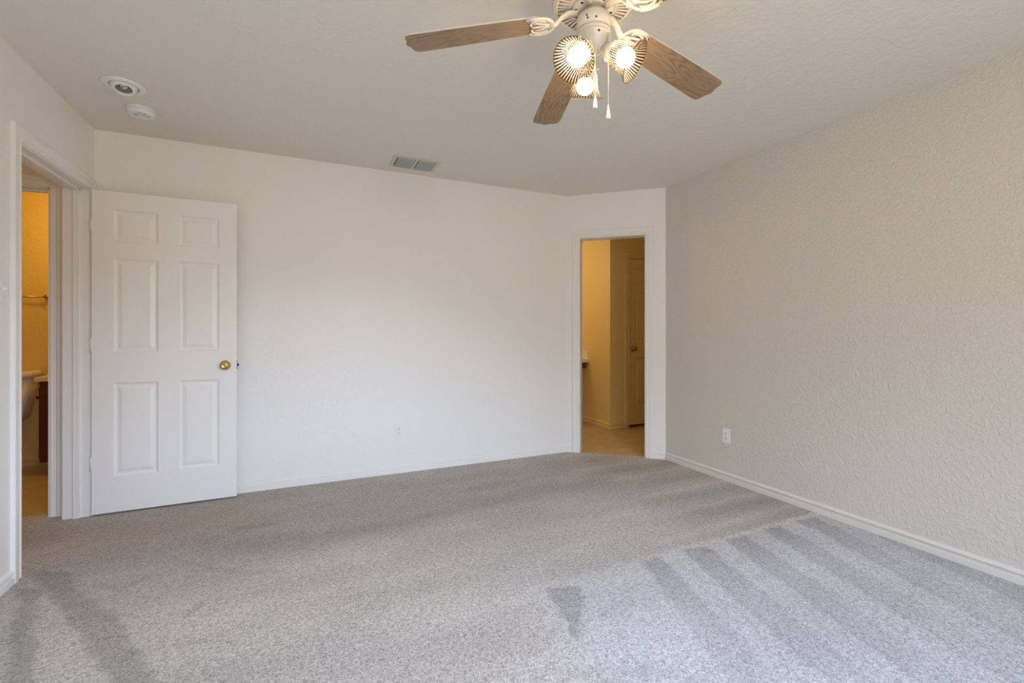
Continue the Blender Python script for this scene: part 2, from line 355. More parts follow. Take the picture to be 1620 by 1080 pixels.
# floors
bm = NB(); box(bm, -3.62, 5.4, YR - T, 6.5, -0.1, -0.006)
struct('floor_vinyl', bm, M['vinyl'], 'tan vinyl floor of the two bathrooms', 'floor')
def carpet_floor():
    gx0, gx1, gy0, gy1, st = -2.60, 3.06, YR, 3.86, 0.0125
    nx = int((gx1 - gx0) / st) + 1; ny = int((gy1 - gy0) / st) + 1
    X, Y = np.meshgrid(np.linspace(gx0, gx1, nx), np.linspace(gy0, gy1, ny))
    rng = np.random.default_rng(3)
    def vnoise(sx, sy):
        gxn = int((gx1 - gx0) / sx) + 3; gyn = int((gy1 - gy0) / sy) + 3
        G = rng.random((gyn, gxn)); u = (X - gx0) / sx; v = (Y - gy0) / sy
        i = u.astype(int); j = v.astype(int); fu = u - i; fv = v - j
        fu = fu * fu * (3 - 2 * fu); fv = fv * fv * (3 - 2 * fv)
        return (G[j, i] * (1 - fu) + G[j, i + 1] * fu) * (1 - fv) + (G[j + 1, i] * (1 - fu) + G[j + 1, i + 1] * fu) * fv - 0.5
    wx = vnoise(0.12, 0.12) * 0.025 + vnoise(0.03, 0.03) * 0.03; wy = vnoise(0.12, 0.12) * 0.025 + vnoise(0.03, 0.03) * 0.03
    PX = X + wx * 0.8; PY = Y + wy * 0.8
    ss = lambda a, b, t: (lambda q: q * q * (3 - 2 * q))(np.clip((t - a) / (b - a), 0, 1))
    def poly(pts, soft=0.02):
        inside = np.zeros(X.shape, bool); dist = np.full(X.shape, 9.0); n = len(pts)
        for k in range(n):
            ax, ay = pts[k]; bx, by = pts[(k + 1) % n]
            cond = ((ay > PY) != (by > PY)) & (PX < (bx - ax) * (PY - ay) / ((by - ay) if abs(by - ay) > 1e-9 else 1e-9) + ax)
            inside ^= cond
            t = np.clip(((PX - ax) * (bx - ax) + (PY - ay) * (by - ay)) / ((bx - ax) ** 2 + (by - ay) ** 2), 0, 1)
            dist = np.minimum(dist, np.hypot(PX - ax - t * (bx - ax), PY - ay - t * (by - ay)))
        return ss(-soft, soft, np.where(inside, dist, -dist))
    def line(pts, w, soft=None):
        d = np.full(X.shape, 9.0)
        for (ax, ay), (bx, by) in zip(pts[:-1], pts[1:]):
            t = np.clip(((PX - ax) * (bx - ax) + (PY - ay) * (by - ay)) / ((bx - ax) ** 2 + (by - ay) ** 2), 0, 1)
            d = np.minimum(d, np.hypot(PX - ax - t * (bx - ax), PY - ay - t * (by - ay)))
        return np.exp(-(d / w) ** 2)
    v = np.ones(X.shape)
    # general traffic wear: long soft patches
    v *= 1 + 0.13 * vnoise(0.9, 0.30) + 0.10 * vnoise(0.35, 0.14) + 0.05 * vnoise(0.12, 0.07)
    v *= 1 - 0.15 * ss(2.2, 3.0, Y) * ss(3.95, 3.5, Y)
    v *= 1 - 0.16 * line([(-0.46, 2.95), (0.01, 2.84), (0.52, 2.77), (1.0, 2.88), (1.38, 2.9), (2.1, 2.94)], 0.11)
    v *= 1 - 0.10 * line([(1.1, 3.17), (2.0, 3.25)], 0.05)
    # freshly vacuumed area at the right
    fr = poly([(0.93, 1.86), (1.483, 1.82), (3.3, 1.83), (3.3, -1.2), (0.62, -1.2), (0.785, 1.30), (0.846, 1.478)], 0.018)
    s = (PX - 0.28 * (PY - 1.76)) / 0.305 - 1.666 / 0.305
    ph = s - np.floor(s)
    band = ss(0.42, 0.50, ph) * ss(1.0, 0.93, ph)
    depth = 0.24 * np.exp(-np.clip(1.8 - PY, 0, 9) / 0.45) + 0.05
    bandm = 1 - depth * band * ss(1.50, 1.54, PX - 0.28 * (PY - 1.76))
    ridge = np.exp(-((ph - 0.47) / 0.05) ** 2) * ss(1.75, 1.2, PY) * 0.13 + np.exp(-((ph - 0.2) / 0.05) ** 2) * 0.03
    frv = 1.05 * bandm * (1 - ridge)
    frv *= 1 - 0.27 * poly([(0.985, 1.80), (1.16, 1.76), (0.925, 1.44)], 0.010)
    frv *= 1 + 0.03 * poly([(1.17, 1.80), (1.50, 1.76), (1.42, 1.5), (1.12, 0.9), (0.9, 0.9), (0.95, 1.42)], 0.03)
    frv *= 1 - 0.08 * line([(0.80, 1.33), (1.10, 1.22), (1.2, 1.1)], 0.03)
    frv *= 1 - 0.07 * ss(2.6, 2.95, X) 
    # combed stripes beyond the edge, across the room
    far = np.ones(X.shape)
    rm = ss(1.55, 2.2, X)
    far *= 1 - 0.13 * rm * ss(1.84, 1.88, PY) * ss(2.75, 2.2, PY)
    far *= 1 - 0.07 * ss(0.9, 1.5, X) * ss(1.84, 1.88, PY) * ss(2.12, 2.0, PY)
    BO = 1.4
    for yy, a_, st_ in ((1.835, .13, 0.9), (1.97, .07, 1.7), (2.0, .1, 2.2), (2.24, .13, 2.2), (2.53, .12, 2.2), (2.92, .10, 2.1), (3.24, .09, 2.1)):
        far *= 1 + BO * a_ * np.exp(-((PY - yy - 0.03 * (PX - 2.5)) / 0.022) ** 2) * ss(st_ - 0.35, st_ + 0.25, X)
    for yy in (2.12, 2.40, 2.72, 3.08):
        far *= 1 - 0.16 * np.exp(-((PY - yy) / 0.07) ** 2) * ss(1.9, 2.4, X)
    v = v * (1 - fr) * far + fr * (1 + 0.5 * (v - 1)) * frv
    # trampled dark streaks at the left doorway
    A_ = poly([(-1.16, 2.95), (-1.0, 2.88), (-0.86, 2.60), (-0.66, 2.32), (-0.40, 1.80), (-0.30, 1.5), (-0.44, 1.5), (-0.56, 1.91), (-0.87, 2.44), (-1.04, 2.72)], 0.016)
    B_ = poly([(-1.15, 2.80), (-1.05, 2.74), (-1.03, 2.62), (-0.93, 2.37), (-0.80, 2.04), (-0.7, 1.7), (-0.86, 1.7), (-0.90, 2.07), (-0.99, 2.34), (-1.08, 2.6)], 0.02)
    v *= 1 - 0.27 * np.maximum(A_, B_)
    v *= 1 + 0.06 * poly([(-0.99, 2.62), (-0.87, 2.44), (-0.56, 1.9), (-0.4, 1.5), (-0.65, 1.5), (-0.80, 2.04), (-0.93, 2.40)], 0.03)
    v *= 1 - 0.20 * line([(-0.84, 2.68), (-0.73, 2.59), (-0.66, 2.66)], 0.018)
    v *= 1 - 0.22 * line([(-0.42, 2.25), (-0.38, 2.31)], 0.022)
    v *= 1 - 0.15 * line([(-0.5, 2.74), (-0.41, 2.64), (-0.29, 2.55), (-0.1, 2.47)], 0.018)
    v *= 1 - 0.18 * line([(-0.33, 3.10), (-0.15, 3.09)], 0.035)
    v *= 1 - 0.28 * line([(1.93, 1.77), (1.97, 1.75)], 0.018)
    v *= 1 + 0.2 * line([(1.84, 1.78), (1.91, 1.785)], 0.012) + 0.15 * line([(0.95, 2.2), (0.97, 2.2)], 0.010) + 0.15 * line([(2.23, 1.99), (2.28, 1.96)], 0.012)
    v *= 1 - 0.25 * line([(2.32, 3.42), (2.40, 3.40)], 0.018)
    v *= 1 + 0.10 * line([(2.45, 3.64), (2.62, 3.5), (2.78, 3.36)], 0.06)
    # tan soiling near both doorways
    g = 0.75 * np.exp(-(((X + 1.0) / 0.75) ** 2 + ((Y - 3.25) / 0.28) ** 2)) + 0.5 * np.exp(-(((X - 2.5) / 0.4) ** 2 + ((Y - 3.45) / 0.3) ** 2))
    g += 0.35 * ss(2.5, 3.1, Y) + 0.15
    g *= 1 + 0.5 * vnoise(0.3, 0.12)
    g = np.clip(g * (1 - fr), 0, 1)
    v *= 1 + 0.18 * line([(-1.32, 3.18), (-1.22, 3.17), (-1.17, 3.24), (-1.20, 3.29)], 0.008)
    me = bpy.data.meshes.new('floor')
    co = np.zeros((nx * ny, 3), np.float32); co[:, 0] = X.ravel(); co[:, 1] = Y.ravel()
    I = np.arange(nx * ny).reshape(ny, nx)
    F = np.stack([I[:-1, :-1], I[:-1, 1:], I[1:, 1:], I[1:, :-1]], -1).reshape(-1, 4)
    xc = co[F].mean(1); a0 = np.array([A0.x, A0.y]); an = np.array([AN.x, AN.y])
    keep = ((xc[:, :2] - a0) @ an > -0.035) | (xc[:, 0] < 2.0)
    F = F[keep]
    me.vertices.add(len(co)); me.vertices.foreach_set('co', co.ravel())
    me.loops.add(F.size); me.loops.foreach_set('vertex_index', F.ravel().astype(np.int32))
    me.polygons.add(len(F)); me.polygons.foreach_set('loop_start', np.arange(0, F.size, 4, dtype=np.int32))
    me.polygons.foreach_set('loop_total', np.full(len(F), 4, np.int32))
    me.update(calc_edges=True); me.validate()
    ca = me.color_attributes.new('pile', 'FLOAT_COLOR', 'POINT')
    col = np.ones((nx * ny, 4), np.float32); col[:, 0] = v.ravel(); col[:, 1] = g.ravel(); col[:, 2] = poly([(1.00, 1.78), (3.3, 1.78), (3.3, -1.2), (0.75, -1.2), (0.9, 1.3)], 0.16).ravel()
    ca.data.foreach_set('color', col.ravel())
    me.materials.append(M['carpet'])
    o = bpy.data.objects.new('floor', me); C.objects.link(o)
    return tag(o, 'grey beige carpet with vacuum marks covering the bedroom floor', 'floor', kind='structure')
carpet_floor()

# ------------------------------------------------------------------ baseboards and casings
BP = [(0, -0.004), (0.015, -0.004), (0.015, 0.027), (0.013, 0.031), (0.003, 0.033), (0.003, 0.043), (0.012, 0.045), (0.013, 0.051), (0.009, 0.059), (0.003, 0.064), (0, 0.065)]
def base(name, segs, label, m='trim'):
    bm = NB()
    for P0, P1, out in segs: sweep(bm, BP, P0, P1, out)
    return struct(name, bm, M[m], label, 'baseboard')
base('baseboard_left', [((XL, YR, 0), (XL, DY0 - 0.077, 0), (1, 0, 0))], 'white baseboard on the left wall before the doorway')
base('baseboard_back', [((XL + 0.02, YB, 0), (A0.x + 0.005, YB, 0), (0, -1, 0))], 'white baseboard along the back wall')
base('baseboard_right', [((XR, YR, 0), (XR, A1.y + 0.006, 0), (-1, 0, 0))], 'painted baseboard along the right wall', 'trim_beige')
q0 = A0; q1 = A0 + AD * (AS0 - 0.068); q2 = A0 + AD * (AS1 + 0.066); q3 = A1
base('baseboard_angled', [(q0, q1, AN), (q2, q3, AN)], 'short white baseboard beside the angled doorway')
base('baseboard_small_bath', [((-3.5, 5.33, 0), (-1.36, 5.33, 0), (0, -1, 0))], 'baseboard along the small bathroom far wall', 'bathtrim')
base('baseboard_main_bath', [((MX, MY, 0), (MX, 6.3, 0), (-1, 0, 0)), ((MX - 0.012, MY, 0), (D2X0 - 0.065, MY, 0), (0, -1, 0))], 'baseboard round the jutting bathroom wall corner', 'bathtrim')

def casing_prof(w):   # (out, across) with across 0 at the opening
    return [(0, 0), (0.010, 0), (0.012, 0.004), (0.012, 0.010), (0.009, 0.014), (0.009, w * 0.45), (0.0125, w * 0.52), (0.016, w * 0.60), (0.017, w * 0.80), (0.017, w - 0.004), (0.013, w), (0, w)]
def casing(bm, P0, along, out, zt, w, sides=(1, 1), length=None, z0=-0.004, ins=0.006):
    """P0: opening's start at floor; along: unit; length: opening width"""
    pr = casing_prof(w); along = Vector(along).normalized(); out = Vector(out).normalized()
    P0 = Vector(P0); P1 = P0 + along * length; up = Vector((0, 0, 1)); zt = zt + ins
    # left stile: across direction = -along
    if sides[0]: sweep(bm, pr, P0 - along * ins + up * z0, P0 - along * ins + up * zt, out, up=-along, m1=1.0)
    if sides[1]: sweep(bm, pr, P1 + along * ins + up * z0, P1 + along * ins + up * zt, out, up=along, m1=1.0)
    sweep(bm, pr, P0 - along * ins + up * zt, P1 + along * ins + up * zt, out, up=up, m0=-1.0, m1=1.0)
# left doorway: casing, jambs with stop, on bedroom side and hall side
bm = NB()
casing(bm, (XL, DY0, 0), (0, 1, 0), (1, 0, 0), DH, 0.070, length=DY1 - DY0 + 0.0)
struct('trim_1', bm, M['trim'], 'white casing around the left hall doorway', 'door trim')
bm = NB()
def jamb_leg(y, s):   # s: +1 jamb face looks to +y
    th = 0.012
    a, b_ = sorted((y, y + s * 0.004)); box(bm, XL - T - 0.004, XL + 0.004, a, b_, -0.004, DH)
    a, b_ = sorted((y, y + s * 0.016)); box(bm, XL - 0.072, XL - 0.040, a, b_, -0.004, DH)
jamb_leg(DY0, 1); jamb_leg(DY1, -1)
box(bm, XL - T - 0.004, XL + 0.004, DY0, DY1, DH - 0.004, DH + 0.0)
box(bm, XL - 0.072, XL - 0.040, DY0, DY1, DH - 0.016, DH - 0.004)
jm = struct('trim_2', bm, M['trim'], 'white jamb lining and stop inside the left doorway', 'door jamb', bevel=0.0015)
bm = NB()
casing(bm, (XL - T, DY0, 0), (0, 1, 0), (-1, 0, 0), DH, 0.06, length=DY1 - DY0)
struct('trim_3', bm, M['trim'], 'casing of the left doorway on the hall side', 'door trim')
# small bathroom doorway casing (hall end)
bm = NB()
casing(bm, (BX0, YB, 0), (1, 0, 0), (0, -1, 0), 2.035, 0.064, length=BX1 - BX0)
box(bm, BX0, BX0 + 0.004, YB - 0.004, YB + T, -0.004, 2.035); box(bm, BX1 - 0.004, BX1, YB - 0.004, YB + T, -0.004, 2.035)
box(bm, BX0, BX1, YB - 0.004, YB + T, 2.031, 2.035); box(bm, BX0, BX1, YB + 0.04, YB + 0.075, 2.018, 2.031)
box(bm, BX1 - 0.016, BX1 - 0.004, YB + 0.04, YB + 0.075, -0.004, 2.031)
struct('trim_4', bm, M['trim'], 'white casing around the small bathroom doorway in the hall', 'door trim')
# angled doorway
bm = NB()
casing(bm, A0 + AD * AS0, AD, AN, DH, 0.060, length=AS1 - AS0)
abox(bm, AS0, AS0 + 0.004, -0.004, T + 0.004, -0.004, DH); abox(bm, AS1 - 0.004, AS1, -0.004, T + 0.004, -0.004, DH)
abox(bm, AS0, AS1, -0.004, T + 0.004, DH - 0.004, DH)
struct('trim_5', bm, M['trim'], 'white casing and jambs around the angled doorway', 'door trim')
# bathroom closet door casing
bm = NB()
casing(bm, (D2X0, MY, 0), (1, 0, 0), (0, -1, 0), DH, 0.058, length=D2X1 - D2X0)
box(bm, D2X0, D2X0 + 0.004, MY, MY + T, 0, DH); box(bm, D2X0, D2X1, MY, MY + T, DH - 0.004, DH)
struct('trim_6', bm, M['bathtrim'], 'casing around the closed door in the main bathroom', 'door trim')

# ------------------------------------------------------------------ doors
def panel_door(bm, w, h, th, cols, rows):
    """slab 0..w, 0..h in x,z; front face at y=0, back at y=th; raised six panels both sides"""
    xs = sorted({0, w, *[c for a in cols for c in a]}); zs = sorted({0, h, *[c for a in rows for c in a]})
    prof = [(0, 0), (0.004, -0.004), (0.010, -0.0075), (0.016, -0.0085), (0.020, -0.0085), (0.042, -0.002), (0.045, -0.002)]
    for side in (0, 1):
        Y = (lambda d: -d) if side == 0 else (lambda d: th + d)
        for i in range(len(xs) - 1):
            for j in range(len(zs) - 1):
                a, b_, c, d = xs[i], xs[i + 1], zs[j], zs[j + 1]
                if (a, b_) in cols and (c, d) in rows:
                    prev = None
                    for ins, dep in prof:
                        ring = [bm.verts.new(p_) for p_ in ((a + ins, Y(dep), c + ins), (b_ - ins, Y(dep), c + ins), (b_ - ins, Y(dep), d - ins), (a + ins, Y(dep), d - ins))]
                        if prev:
                            for k in range(4): bm.faces.new((prev[k], prev[(k + 1) % 4], ring[(k + 1) % 4], ring[k]))
                        prev = ring
                    bm.faces.new(prev)
                else:
                    bm.faces.new([bm.verts.new(p_) for p_ in ((a, Y(0), c), (b_, Y(0), c), (b_, Y(0), d), (a, Y(0), d))])
    for q in (((0, 0, 0), (0, th, 0), (0, th, h), (0, 0, h)), ((w, 0, 0), (w, 0, h), (w, th, h), (w, th, 0)), ((0, 0, 0), (w, 0, 0), (w, th, 0), (0, th, 0)), ((0, 0, h), (0, th, h), (w, th, h), (w, 0, h))):
        bm.faces.new([bm.verts.new(p_) for p_ in q])
    bmesh.ops.remove_doubles(bm, verts=bm.verts, dist=1e-5)
def knob(parent, x, z, y, s, m, name='door_knob'):
    """round knob on rose, axis along -y*s"""
    R = Matrix.Translation((x, y, z)) @ Matrix.Rotation(math.radians(90 * s), 4, 'X')
    bm = NB(); lathe(bm, [(0.002, 0), (0.033, 0), (0.033, 0.003), (0.029, 0.007), (0.016, 0.010), (0.012, 0.014), (0.012, 0.026), (0.016, 0.031), (0.024, 0.036), (0.0275, 0.044), (0.026, 0.052), (0.020, 0.0575), (0.012, 0.0585), (0.008, 0.0565), (0.002, 0.0565)], 40, mtx=R)
    return obj(name, bm, m, parent)
rows = ((0.225, 0.812), (1.005, 1.598), (1.702, 1.903)); DW = 0.775
cols = ((0.107, 0.335), (0.445, 0.673))
bm = NB(); panel_door(bm, DW, 2.015, 0.035, cols, rows)
d1 = struct('door_1', bm, M['door'], 'white six-panel door standing open against the back wall', 'door', loc=(XL + 0.021, 3.676, 0.012), rot=(0, 0, math.radians(0.9)))
kb = knob(d1, DW - 0.068, 0.905, 0, 1, M['brass']); kb['label'] = 'round brass door knob'
k2 = knob(d1, DW - 0.068, 0.905, 0.035, -1, M['brass'])
bm = NB(); box(bm, DW, DW + 0.0015, 0.006, 0.030, 0.875, 0.935)
box(bm, DW + 0.001, DW + 0.011, 0.012, 0.024, 0.897, 0.913)
lt = obj('latch', bm, M['black'], d1); lt['label'] = 'dark latch bolt on the door edge'
for zc in (1.80, 1.055, 0.315):
    bm = NB(); tube(bm, [(-0.004, 0.006, zc - 0.045), (-0.004, 0.006, zc + 0.045)], 0.006, 10, nrm=Vector((0, 1, 0)))
    box(bm, -0.0015, 0.0, 0.004, 0.034, zc - 0.044, zc + 0.044)
    box(bm, -0.034, -0.0045, 0.0165, 0.0195, zc - 0.044, zc + 0.044)
    for dz in (-0.03, 0.0, 0.03):
        lathe(bm, [(0.001, 0.0), (0.004, 0.0), (0.003, 0.0012), (0.001, 0.0012)], 8, mtx=Matrix.Translation((-0.022 + (0.006 if dz == 0 else 0), 0.0165, zc + dz)) @ Matrix.Rotation(math.radians(90), 4, 'X'))
    obj('hinge', bm, M['trim'], d1)
bm = NB(); panel_door(bm, D2X1 - D2X0 - 0.006, 2.0, 0.035, ((0.10, 0.305), (0.40, 0.605)), rows)
d2 = struct('door_2', bm, M['bathtrim'], 'closed six-panel door in the main bathroom', 'door', loc=(D2X0 + 0.004, MY + 0.012, 0.022))
knob(d2, 0.062, 0.915, 0, 1, M['bronze'])['label'] = 'aged brass door knob'

# ------------------------------------------------------------------ outlets, switch
def outlet(loc, rz, label):
    t = empty('wall_outlet', loc, label, 'outlet', rz); t['group'] = 'duplex wall outlets'
    bm = NB(); box(bm, -0.035, 0.035, -0.006, 0.0, -0.057, 0.057); obj('cover_plate', bm, M['white'], t, bevel=0.003)
    bm = NB(); lathe(bm, [(0.0005, 0), (0.0035, 0), (0.0025, 0.001), (0.0005, 0.001)], 12, mtx=Matrix.Translation((0, -0.006, 0)) @ Matrix.Rotation(math.radians(90), 4, 'X')); obj('screw', bm, M['steel'], t)
    for dz in (0.0195, -0.0195):
        bm = NB(); prism(bm, [(0.0165 * math.cos(a), 0.0145 * max(-0.82, min(0.82, math.sin(a)))) for a in [2 * math.pi * i / 28 for i in range(28)]], 0, 0.003)
        bmesh.ops.transform(bm, matrix=Matrix.Translation((0, -0.006, dz)) @ Matrix.Rotation(math.radians(90), 4, 'X'), verts=bm.verts)
        so = obj('socket', bm, M['white'], t)
        for sx, w_, h_, zo in ((-0.0063, 0.0024, 0.0085, 0.0035), (0.0063, 0.0024, 0.0068, 0.0035)):
            bm = NB(); box(bm, sx - w_ / 2, sx + w_ / 2, -0.0094, -0.0088, dz + zo - h_ / 2, dz + zo + h_ / 2); obj('slot', bm, M['slot'], so)
        bm = NB(); lathe(bm, [(0.0003, 0), (0.0026, 0), (0.0026, 0.0006), (0.0003, 0.0006)], 12, mtx=Matrix.Translation((0, -0.0088, dz - 0.007)) @ Matrix.Rotation(math.radians(90), 4, 'X')); obj('ground_hole', bm, M['slot'], so)
outlet((0.722, YB, 0.342), 0, 'white duplex outlet low on the pale back wall')
outlet((XR, 2.538, 0.345), -math.pi / 2, 'white duplex outlet low on the right wall')
t = empty('light_switch', (XL, 2.787, 1.333), 'white light switch plate on the left wall beside the door casing', 'light switch', math.pi / 2)
bm = NB(); box(bm, -0.035, 0.035, -0.006, 0, -0.057, 0.057); obj('cover_plate', bm, M['white'], t, bevel=0.003)
bm = NB(); box(bm, -0.006, 0.006, -0.0075, -0.006, -0.012, 0.012); v_ = box(bm, -0.0045, 0.0045, -0.018, -0.006, 0.000, 0.009); obj('toggle', bm, M['white'], t, bevel=0.001)
for dz in (0.03, -0.03):
    bm = NB(); lathe(bm, [(0.0005, 0), (0.0035, 0), (0.0025, 0.001), (0.0005, 0.001)], 12, mtx=Matrix.Translation((0, -0.006, dz)) @ Matrix.Rotation(math.radians(90), 4, 'X')); obj('screw', bm, M['steel'], t)

# ------------------------------------------------------------------ ceiling items
DN = Matrix.Rotation(math.pi, 4, 'X')
t = empty('recessed_light', (-0.845, 3.045, H), 'round white recessed eyeball light in the ceiling corner, unlit', 'ceiling light')
bm = NB(); lathe(bm, [(0.064, 0.001), (0.094, 0.001), (0.095, 0.005), (0.088, 0.010), (0.075, 0.013), (0.066, 0.012), (0.062, 0.004)], 56, mtx=DN, closed=True); obj('trim_ring', bm, M['white'], t)
tilt = Matrix.Rotation(math.radians(20), 4, Vector((-0.96, 0.27, 0)))
bm = NB()
lathe(bm, [(0.036, 0.030), (0.037, 0.044), (0.040, 0.046), (0.044, 0.042), (0.050, 0.033), (0.056, 0.020), (0.0605, 0.0), (0.058, -0.02), (0.050, -0.01), (0.046, 0.010)], 48, mtx=Matrix.Translation((0, 0, 0.010)) @ DN @ tilt, closed=True)
eb = obj('eyeball', bm, M['white'], t)
bm = NB(); lathe(bm, [(0.036, 0.030), (0.044, 0.012), (0.046, 0.004), (0.002, 0.002)], 32, cap=False, mtx=Matrix.Translation((0, 0, 0.010)) @ DN @ tilt); obj('reflector', bm, M['louvre'], eb)
bm = NB(); lathe(bm, [(0.001, 0.030), (0.012, 0.029), (0.019, 0.024), (0.020, 0.018), (0.012, 0.004)], 24, mtx=Matrix.Translation((0, 0, 0.010)) @ DN @ tilt); obj('bulb', bm, M['lens'], eb)
t = empty('smoke_detector', (-0.846, 3.335, H), 'small round white smoke detector on the ceiling near the left door', 'smoke detector')
bm = NB(); lathe(bm, [(0.001, 0), (0.068, 0), (0.070, 0.004), (0.069, 0.010), (0.066, 0.011)], 56, mtx=DN); obj('mounting_base', bm, M['white'], t)
bm = NB(); lathe(bm, [(0.060, 0.009), (0.066, 0.011), (0.0665, 0.026), (0.063, 0.034), (0.055, 0.039), (0.034, 0.041), (0.033, 0.0385), (0.015, 0.0385), (0.001, 0.0385)], 56, mtx=DN); obj('cover', bm, M['white'], t)
bm = NB(); lathe(bm, [(0.001, 0), (0.009, 0), (0.0085, 0.002), (0.001, 0.002)], 20, mtx=Matrix.Translation((-0.022, -0.01, -0.0395)) @ DN); obj('test_button', bm, M['louvre'], t)
for k in range(3):
    a = math.radians(-85 + 30 * k); bm = NB(); box(bm, 0.036, 0.056, -0.0015, 0.0015, -0.0415, -0.039); bmesh.ops.rotate(bm, cent=(0, 0, 0), matrix=Matrix.Rotation(a, 3, 'Z'), verts=bm.verts); obj('vent_slot', bm, M['louvre'], t)

t = empty('ceiling_vent', (0.795, 3.535, H), 'white rectangular two-section air vent in the ceiling by the back wall', 'air vent')
vw, vd = 0.175, 0.122
bm = NB()
fr_ = [(-vw, vw, -vd, -vd + 0.030), (-vw, vw, vd - 0.030, vd), (-vw, -vw + 0.028, -vd + 0.03, vd - 0.03), (vw - 0.028, vw, -vd + 0.03, vd - 0.03), (-0.011, 0.011, -vd + 0.03, vd - 0.03)]
for a, b_, c, d in fr_: box(bm, a, b_, c, d, -0.007, 0.0)
obj('frame', bm, M['fanwhite'], t, bevel=0.002)
bm = NB(); box(bm, -vw + 0.02, vw - 0.02, -vd + 0.02, vd - 0.02, 0.0 - 0.0015, -0.0005); obj('duct_backing', bm, M['slot'], t)
for sx in (-1, 1):
    for k in range(8):
        yc = -0.080 + k * 0.0235
        bm = NB(); box(bm, 0.016, vw - 0.034, -0.0095, 0.0095, -0.0008, 0.0008)
        bmesh.ops.transform(bm, matrix=Matrix.Translation((0 if sx > 0 else 0, yc, -0.0085)) @ Matrix.Rotation(math.radians(-32), 4, 'X'), verts=bm.verts)
        if sx < 0: bmesh.ops.scale(bm, vec=(-1, 1, 1), verts=bm.verts)
        obj('louvre', bm, M['louvre'], t)

# ------------------------------------------------------------------ ceiling fan
FC = Vector((0.896, 1.298, 0))
fan = empty('ceiling_fan', (FC.x, FC.y, H), 'white five-blade ceiling fan with oak blades and three lit ribbed glass shades', 'ceiling fan')
Z = lambda z: z - H       # world height to fan height
rng = random.Random(2)
bm = NB(); lathe(bm, [(0.002, 0), (0.075, 0), (0.078, -0.01), (0.070, -0.035), (0.045, -0.055), (0.030, -0.06), (0.002, -0.06)], 48); obj('canopy', bm, M['fanwhite'], fan)
bm = NB(); lathe(bm, [(0.002, Z(2.385)), (0.05, Z(2.383)), (0.10, Z(2.37)), (0.128, Z(2.345)), (0.137, Z(2.31)), (0.1375, Z(2.275)), (0.131, Z(2.262)), (0.134, Z(2.256)), (0.137, Z(2.25)), (0.134, Z(2.243)), (0.126, Z(2.240)), (0.125, Z(2.246)), (0.120, Z(2.262)), (0.002, Z(2.262))], 64)
mh = obj('motor_housing', bm, M['fanwhite'], fan)
bm = NB()
lathe(bm, [(0.058, Z(2.249)), (0.058, Z(2.243)), (0.080, Z(2.238)), (0.083, Z(2.241)), (0.083, Z(2.246))], 64, closed=True)
lathe(bm, [(0.121, Z(2.246)), (0.121, Z(2.240)), (0.124, Z(2.238)), (0.128, Z(2.240)), (0.128, Z(2.246))], 64, closed=True)
for k in range(44):
    a = 2 * math.pi * k / 44
    vs = box(bm, 0.080, 0.124, -0.0040, 0.0040, Z(2.2445), Z(2.2405)); bmesh.ops.rotate(bm, cent=(0, 0, 0), matrix=Matrix.Rotation(a, 3, 'Z'), verts=vs)
obj('vent_grille', bm, M['fanwhite'], mh)
bm = NB(); lathe(bm, [(0.06, Z(2.256)), (0.122, Z(2.256)), (0.122, Z(2.258)), (0.06, Z(2.258))], 48, closed=True); obj('motor_winding', bm, mat('dark_interior', (0.035, 0.02, 0.01), 0.7), mh)
bm = NB(); lathe(bm, [(0.002, Z(2.246)), (0.070, Z(2.246)), (0.072, Z(2.236)), (0.066, Z(2.228)), (0.040, Z(2.226)), (0.002, Z(2.226))], 48)
fw = obj('flywheel', bm, M['fanwhite'], fan)
for k in range(10):
    a = 2 * math.pi * (k + 0.5) / 10
    bm = NB(); lathe(bm, [(0.0005, 0), (0.005, 0), (0.005, 0.0008), (0.0005, 0.0008)], 10, mtx=Matrix.Translation((0.060 * math.cos(a), 0.060 * math.sin(a), Z(2.2275))) @ DN); obj('screw_hole', bm, M['slot'], fw)

phase = math.radians(148.93)
fits = [(-0.037, 0.049, -0.151), (-0.020, 0.112, -0.060), (0.058, 0.109, -0.155), (0, 0.09, -0.12), (0, 0.07, -0.12)]
def blade_mesh():
    th = 0.0055; half = [(0.180, 0.046), (0.190, 0.052), (0.30, 0.057), (0.45, 0.062), (0.60, 0.065), (0.628, 0.0645), (0.641, 0.060), (0.6475, 0.051), (0.650, 0.040), (0.6505, 0.030), (0.6535, 0.018), (0.659, 0.009), (0.6605, 0.0)]
    out = half + [(x, -y) for x, y in reversed(half[:-1])]
    bm = NB()
    lo = [bm.verts.new((x, y, -th / 2)) for x, y in out]; hi = [bm.verts.new((x, y, th / 2)) for x, y in out]
    bm.faces.new(list(reversed(lo))).material_index = 0; bm.faces.new(hi).material_index = 1
    for i in range(len(out)):
        j = (i + 1) % len(out); bm.faces.new((lo[i], lo[j], hi[j], hi[i])).material_index = 1
    return bm
